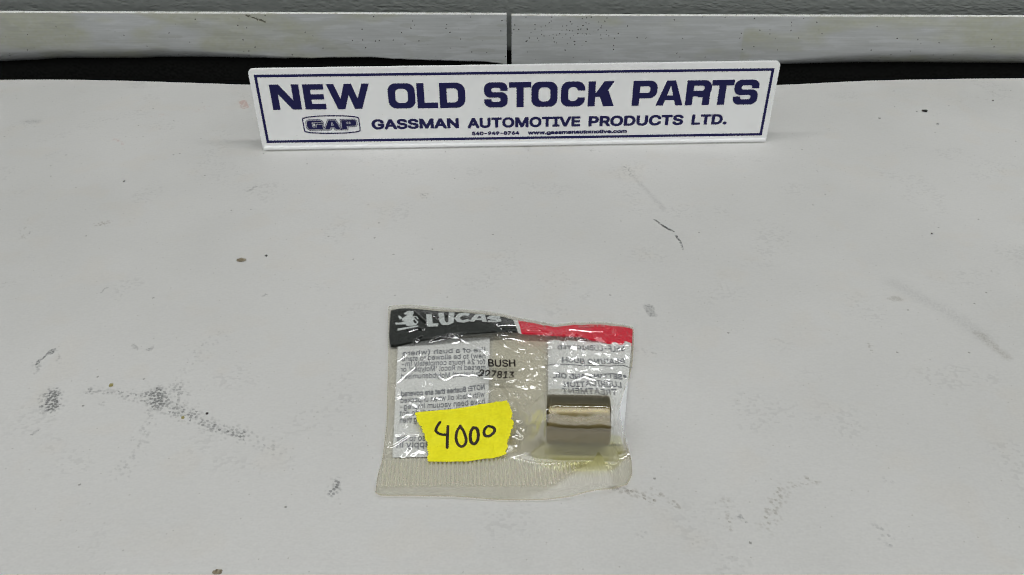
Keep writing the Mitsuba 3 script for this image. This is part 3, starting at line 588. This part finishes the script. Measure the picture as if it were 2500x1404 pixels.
for _ in range(560):
    u = rng.random()
    if u < .30:
        c = rng.normal([5, 238], [7, 20])
    elif u < .72:
        c = rng.normal([32, 250], [9, 10])
    else:
        c = np.array([rng.uniform(-48, 48), rng.uniform(202, 282)])
    lit = rng.random() < .55
    a, ln = rng.normal(0, .6) if lit else rng.uniform(0, 2 * np.pi), rng.uniform(1.2, 6)
    bend = rng.normal(0, .6)
    line = [c + ln * (t - .5) * np.array([np.cos(a + bend * t), np.sin(a + bend * t)]) for t in (0, .33, .66, 1)]
    got = ridge(line, rng.uniform(.6, 1.25), .55) if lit else ridge(line, rng.uniform(.4, .9), rng.choice([-1, 1]) * rng.uniform(.15, .5), facing=False)
    if got:
        small[got[0]] = np.where(np.abs(got[1]) > np.abs(small[got[0]]), got[1], small[got[0]])
fold = np.where(folds > .02, folds * (1 - .9 * tape_mask) * (1 - .7 * over), small * (1 - .8 * over) * calm)
crease = fold * np.clip(d_in / 1.5, 0, 1) + loose * calm * wave * (1 - .85 * over) * .55
z_front = np.maximum(z_back + .45, base + .5 + np.maximum(soft, 0)) + crease
z_front = np.maximum(z_front, np.maximum(gaussian_filter(np.maximum(cyl, 0), 1.2) * (cyl > 0), cyl) + .5 * folds)
z_front = gaussian_filter(z_front, .6)
lift = in_seal + np.clip(under, 0, 1)
z_front = np.where(below > 0, np.maximum(z_back + .42, z_front * np.exp(-np.maximum(below, 0) / 1.5) + (z_back + .42) * (1 - np.exp(-np.maximum(below, 0) / 1.5))), z_front)
z_front = z_front + .8 * np.clip(head_mask * 2.2, 0, 1)
near = np.hypot(np.maximum(dx, 0), np.maximum(np.abs(dy) - BUSH_R - .4, 0))
z_front = np.maximum(z_front, np.where(cyl > 0, cyl, 11.5 * np.exp(-(near / 2.0) ** 1.4) * (dy < 0)))
z_front = np.where(below > -3, gaussian_filter(z_front, 1.2), z_front)
z_front = np.maximum(z_front, np.where(cyl > 0, cyl - .25, 0))
flat_front = gaussian_filter(z_front, 14)
tb = (GX * .966 + GY * .26)
z_tape = np.maximum(flat_front, gaussian_filter(maximum_filter(z_front, 9), 6)) + .35 + .45 * N3(7, 40) + .35 * np.maximum(0, 1 - np.abs(tb - 51.5 - 2 * N3(6, 41)) / 1.2) + .25 * np.maximum(0, 1 - np.abs(tb - 45.0 - 3 * N3(7, 42)) / .9)
z_print = np.maximum(gaussian_filter(minimum_filter(z_front, 9), 5) - .1, z_back + .95)
FILM = {'print': z_print, 'front': z_front, 'back': z_back, 'tape': z_tape}


def drape(p, film, off):
    p = np.asarray(p, float)
    z = map_coordinates(FILM[film], [(p[:, 1] - Y0) / STEP, (p[:, 0] - X0) / STEP], order=1, mode='nearest')
    return np.c_[p[:, 0], p[:, 1], z + off]


def torn(line, seed, n=70):
    """A border line with small ragged steps, as tape torn by hand."""
    p = resample(line, n)
    t = np.gradient(p, axis=0)
    t /= np.linalg.norm(t, axis=1, keepdims=True)
    r = np.random.default_rng(seed).normal(0, .16, n) + gaussian_filter(np.random.default_rng(seed + 9).normal(0, 1.0, n), 2) * .45
    r[[0, -1]] = 0
    return p + np.c_[-t[:, 1], t[:, 0]] * r[:, None]


def sheet(key, patch, film, off, mat):
    add(key, (drape(patch[0], film, off), patch[1]), mat, smooth=True)


def print_on(key, shape, film, off, mat, edge=None):
    v, f = flat_tris(shape)
    if edge:
        v, f = refined(v, f, edge)
    add(key, (drape(v, film, off), f), mat)


BAG = 'plastic_bag__'
scene['olive_tinted_film'] = {'type': 'thindielectric', 'int_ior': 1.05, 'specular_transmittance': rgb(.93, .927, .79)}  # olive tint that paints the reflection of the bush in the film
label('plastic_bag', 'crinkled clear plastic bag with black and red header lying on the white board', 'plastic bag')
sheet(BAG + 'front_film', coons(OUT_TOP, FRONT_BOT, OUT_LEFT, OUT_RIGHT, 420, 440), 'front', 0, 'film')
sheet(BAG + 'back_film', coons(OUT_TOP, OUT_BOT, OUT_LEFT, OUT_RIGHT, 300, 320), 'back', 0, 'inner_film')
labels[BAG + 'front_film'] = {'label': 'clear crinkled front film of the bag'}
labels[BAG + 'back_film'] = {'label': 'clear yellowed back film of the bag'}
front_area = Polygon(np.vstack([OUT_TOP, OUT_RIGHT[1:], FRONT_BOT[::-1][1:], OUT_LEFT[::-1][1:-1]])).buffer(0)
ribs_v, ribs_f = [], []
for k, x in enumerate(np.arange(-44.5, 30, 1.5)):
    ys = np.linspace(np.interp(x, seal_hi[:, 0], seal_hi[:, 1]) - .6, np.interp(x, seal_lo[:, 0], seal_lo[:, 1]) + .6, 26)
    xc = x - .045 * (ys - 190)
    keep = shapely.contains_xy(front_area.buffer(-.8), xc, ys)
    keep &= map_coordinates(z_front - z_back, [(ys - Y0) / STEP, (xc - X0) / STEP], order=1) < 1.0
    if keep.sum() < 4:
        continue
    ys, xc = ys[keep], xc[keep]
    prof5 = [(-.42, .0), (-.2, .26), (0, .34), (.2, .26), (.42, .0)]
    row = np.stack([np.c_[xc + a, ys, np.full(len(ys), b)] for a, b in prof5], 1).reshape(-1, 3)
    row = np.c_[drape(row[:, :2], 'front', .14)[:, :2], drape(row[:, :2], 'front', .14)[:, 2] + row[:, 2]]
    i, j = np.meshgrid(np.arange(len(ys) - 1), np.arange(4), indexing='ij')
    a = i * 5 + j + sum(map(len, ribs_v))
    ribs_f.append(np.stack([a, a + 1, a + 6, a + 5], -1).reshape(-1, 4))
    ribs_v.append(row)
add(BAG + 'crimp_ridges', (np.vstack(ribs_v), np.vstack(ribs_f)), 'sealed_film', smooth=True)
labels[BAG + 'crimp_ridges'] = {'label': 'fine pressed ridges of the bottom heat seal', 'kind': 'stuff'}
rim = np.vstack([smooth_line(OUT_TOP, 160, 3), smooth_line(OUT_RIGHT, 120, 3)[1:], smooth_line(OUT_BOT, 200, 3)[::-1][1:], smooth_line(OUT_LEFT, 140, 3)[::-1][1:-1]])
rc = drape(rim, 'back', .25)
tn = np.roll(rim, -1, 0) - np.roll(rim, 1, 0)
tn /= np.linalg.norm(tn, axis=1, keepdims=True) + 1e-9
sd = np.c_[tn[:, 1], -tn[:, 0], np.zeros(len(tn))]
rv = np.stack([rc + .12 * (math.cos(q) * sd + math.sin(q) * np.array([0, 0, 1.0])) for q in np.arange(6) * math.pi / 3], 1).reshape(-1, 3)
i, j = np.meshgrid(np.arange(len(rc)), np.arange(6), indexing='ij')
n6 = len(rc)
rf = np.stack([i * 6 + j, i * 6 + (j + 1) % 6, ((i + 1) % n6) * 6 + (j + 1) % 6, ((i + 1) % n6) * 6 + j], -1).reshape(-1, 4)
add(BAG + 'cut_edge', (rv, rf), 'film_edge', smooth=True)
labels[BAG + 'cut_edge'] = {'label': 'thin yellowed cut edge round the bag'}
seam = [(-8, 282), (14, 276), (12, 203.5), (-8, 203.5)]
sheet(BAG + 'back_seam', coons(seam[:2], seam[3:1:-1], [seam[0], seam[3]], [seam[1], seam[2]], 60, 160, False), 'back', .45, 'inner_film')
labels[BAG + 'back_seam'] = {'label': 'brownish doubled film seam down the middle of the bag'}
for i, (cx, cy, ax, ay) in enumerate(((25, 203, 17, 10.5), (24, 203.5, 13, 8))):  # tinted patches drawn where the film mirrors the bush
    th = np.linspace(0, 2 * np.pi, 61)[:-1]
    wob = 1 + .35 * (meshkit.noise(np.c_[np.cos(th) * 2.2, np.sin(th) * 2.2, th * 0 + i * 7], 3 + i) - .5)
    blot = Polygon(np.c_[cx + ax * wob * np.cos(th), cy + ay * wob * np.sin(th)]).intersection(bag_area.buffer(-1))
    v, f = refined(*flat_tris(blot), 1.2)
    add(BAG + 'back_film__' + numbered('bush_reflection_tint', i), (drape(v, 'back', .75 + .3 * i), f), 'olive_tinted_film', smooth=True)
    labels[BAG + 'back_film__' + numbered('bush_reflection_tint', i)] = {'label': 'greenish tint painted in for the bush reflected in the film'}
right_of_black = [BLK_TOP[-1], BLK_BOT[-1]]
sheet(BAG + 'black_header', coons(BLK_TOP, BLK_BOT, BLK_LEFT, right_of_black, 220, 60), 'print', -.72, 'print_black')
labels[BAG + 'black_header'] = {'label': 'black printed header with white emblem and lettering'}
sheet(BAG + 'red_header', coons(RED_TOP, RED_BOT, [RED_TOP[0], RED_BOT[0]], [RED_TOP[-1], RED_BOT[-1]], 200, 60), 'print', -.72, 'print_red')
labels[BAG + 'red_header'] = {'label': 'red printed header at the top right of the bag'}
stripe = [BLK_TOP[-1], RED_TOP[0], RED_BOT[0], BLK_BOT[-1]]
sheet(BAG + 'white_stripe', coons(stripe[:2], stripe[3:1:-1], [stripe[0], stripe[3]], [stripe[1], stripe[2]], 12, 60, False), 'print', -.80, 'print_white')
for i, p in enumerate((PAN1, PAN2)):
    sheet(BAG + numbered('white_panel', i), coons(p[:2], p[3:1:-1], [p[0], p[3]], [p[1], p[2]], 120, 160, False), 'back', .40, 'print_white')
    labels[BAG + numbered('white_panel', i)] = {'label': ('left', 'right')[i] + ' white printed panel with mirrored small text'}
for i, line in enumerate(LUCAS[:4] + [LUCAS[4]] + LUCAS[5:]):
    pass
letters = [LineString(LUCAS[0]), LineString(LUCAS[1]), LineString(LUCAS[2]), union_all([LineString(LUCAS[3]), LineString(LUCAS[4])]), LineString(LUCAS[5])]
for i, g in enumerate(letters):
    print_on(BAG + 'black_header__' + numbered('letter', i), g.buffer((1.25, 1.2, 1.15, 1.0, .98)[i], cap_style=2, join_style=1), 'print', -.2, 'print_grey', .6)
lion = union_all([Polygon(p).buffer(0) for p in LION] + [LineString(TAIL).buffer(.32)])
print_on(BAG + 'black_header__lion_emblem', lion, 'print', -.2, 'print_grey', .6)
labels[BAG + 'black_header__lion_emblem'] = {'label': 'pale grey seated lion with curled tail on a rope line'}


def line_text(text, ends, height, weight, mirrored=False):
    """Text from ends[0] to ends[1] (its first and last letter); mirrored = seen from behind, as through the bag."""
    a, b = np.array(ends[0]), np.array(ends[1])
    g = fit_text(text, 0, np.linalg.norm(b - a), -height * .35, height * .65, weight)
    d = (b - a) / np.linalg.norm(b - a)
    n = np.array([d[1], -d[0]]) if mirrored else np.array([-d[1], d[0]])
    return affinity.affine_transform(g, [d[0], n[0], d[1], n[1], a[0], a[1]])


for i, (text, a, b) in enumerate(TXT):
    print_on(BAG + 'white_panel__' + numbered('text_line', i), line_text(text, (a, b), 2.9, .15 if i != 5 else .5, True), 'back', .58, 'print_ink')
for i, (text, a, b) in enumerate(TXT2):
    print_on(BAG + 'white_panel_001__' + numbered('text_line', i), line_text(text, (a, b), 3.0, .45 if i == 2 else .2, True), 'back', .58, 'print_ink')
print_on(BAG + 'white_panel_001__rule_line', Polygon([(13.5, 249.4), (48.0, 248.6), (48.0, 248.95), (13.5, 249.75)]), 'back', .58, 'print_ink', 1.0)
print_on(BAG + 'red_header__lettering', line_text(REDTXT[0][0], REDTXT[0][1:], 1.6, .2), 'print', -.2, 'pink_print', .6)
for i, (text, a, b) in enumerate(STAMP):
    print_on(BAG + 'front_film__' + numbered('stamp_line', i), line_text(text, (a, b), 4.6, .4), 'front', .3, 'stamp_ink', .6)
    labels[BAG + 'front_film__' + numbered('stamp_line', i)] = {'label': f'black stamped characters {text}'}

# ------------------------------------------------------------------ bush inside the bag
prof = [(6.5, 0.5), (7.0, 0), (BUSH_R - .5, 0), (BUSH_R, .5), (BUSH_R, BUSH_L - .5), (BUSH_R - .5, BUSH_L), (7.0, BUSH_L), (6.5, BUSH_L - .5), (6.5, .5)]
bm = trimesh.creation.revolve(np.array(prof), sections=160)
bm.apply_translation([0, 0, -BUSH_L / 2])
bm.apply_transform(trimesh.transformations.rotation_matrix(math.pi / 2, [0, 1, 0]))
bm.apply_transform(trimesh.transformations.rotation_matrix(math.radians(-2.0), [0, 0, 1]))
bm.apply_translation([BUSH[0], BUSH[1], BUSH_R + 1.6])
bm.fix_normals()
add('metal_bush', bm, 'bronze', smooth=25)
label('metal_bush', 'brownish bronze cylindrical bush inside the clear bag, right side', 'bush')

# ------------------------------------------------------------------ tape with the handwritten price
sheet('tape__strip', coons(TAPE_TOP, TAPE_BOT, torn(TAPE_LEFT, 1), torn(TAPE_RIGHT, 2), 130, 140, False), 'tape', 0, 'tape_paper')
label('tape', 'torn strip of bright yellow tape with handwritten number stuck on the bag', 'tape')
strokes = [union_all([LineString(DIGITS[0]), LineString(DIGITS[1])])] + [LineString(d) for d in DIGITS[2:]]
for i, g in enumerate(strokes):
    w = (.52, .50, .56, .52)[i]
    g = union_all([LineString(smooth_line(np.array(x.coords), 40, 2)) for x in getattr(g, 'geoms', [g])]).buffer(w)
    print_on('tape__' + numbered('digit', i), g, 'tape', .18, 'marker_ink', .6)
    labels['tape__' + numbered('digit', i)] = {'label': ('handwritten digit 4', 'handwritten first zero', 'handwritten middle zero', 'handwritten last and smallest zero')[i]}

# ------------------------------------------------------------------ crumbs of dirt on the board
looks = ['crumb_dark', 'crumb_dark', 'crumb_dark', 'crumb_dark', 'crumb_brown', 'crumb_dark', 'crumb_dark', 'crumb_dark', 'crumb_yellow', 'crumb_yellow', 'crumb_brown', 'crumb_dark', 'crumb_dark']
texts = ['largest black crumb, on the board right of the sign', 'tiny black crumb just left of the largest black crumb', 'flat black crumb nearest the right end of the sign', 'black crumb in front of the largest black crumb',
         'brown and cream crumb alone on the board left of centre', 'tiny dark crumb just right of the brown and cream crumb', 'dark crumb on the board in front of the left end of the sign', 'dark crumb alone on the right side of the board',
         'yellow crumb between the two dark smudges on the left', 'yellow crumb on the grey smear left of the bag', 'brown crumb at the lower edge of the picture', 'dark crumb on the grey smear beside the yellow crumb', 'dark crumb far right behind the largest black crumb']
for i, (x, y, a, b) in enumerate(CRUMBS):
    m = trimesh.creation.icosphere(subdivisions=2, radius=1.0)
    v = np.array(m.vertices)
    v *= (.65 + .7 * meshkit.noise(v * 1.7 + i * 5, i))[:, None]
    v = v * [a / 2, b / 2 * 1.15, min(a, b) * .28] + [x, y, min(a, b) * .17]
    v[:, 2] = np.maximum(v[:, 2], .02)
    key = numbered('crumb', i)
    add(key, trimesh.Trimesh(v, m.faces, process=False), looks[i])
    label(key, texts[i], 'crumb', 'crumbs of dirt on the board')
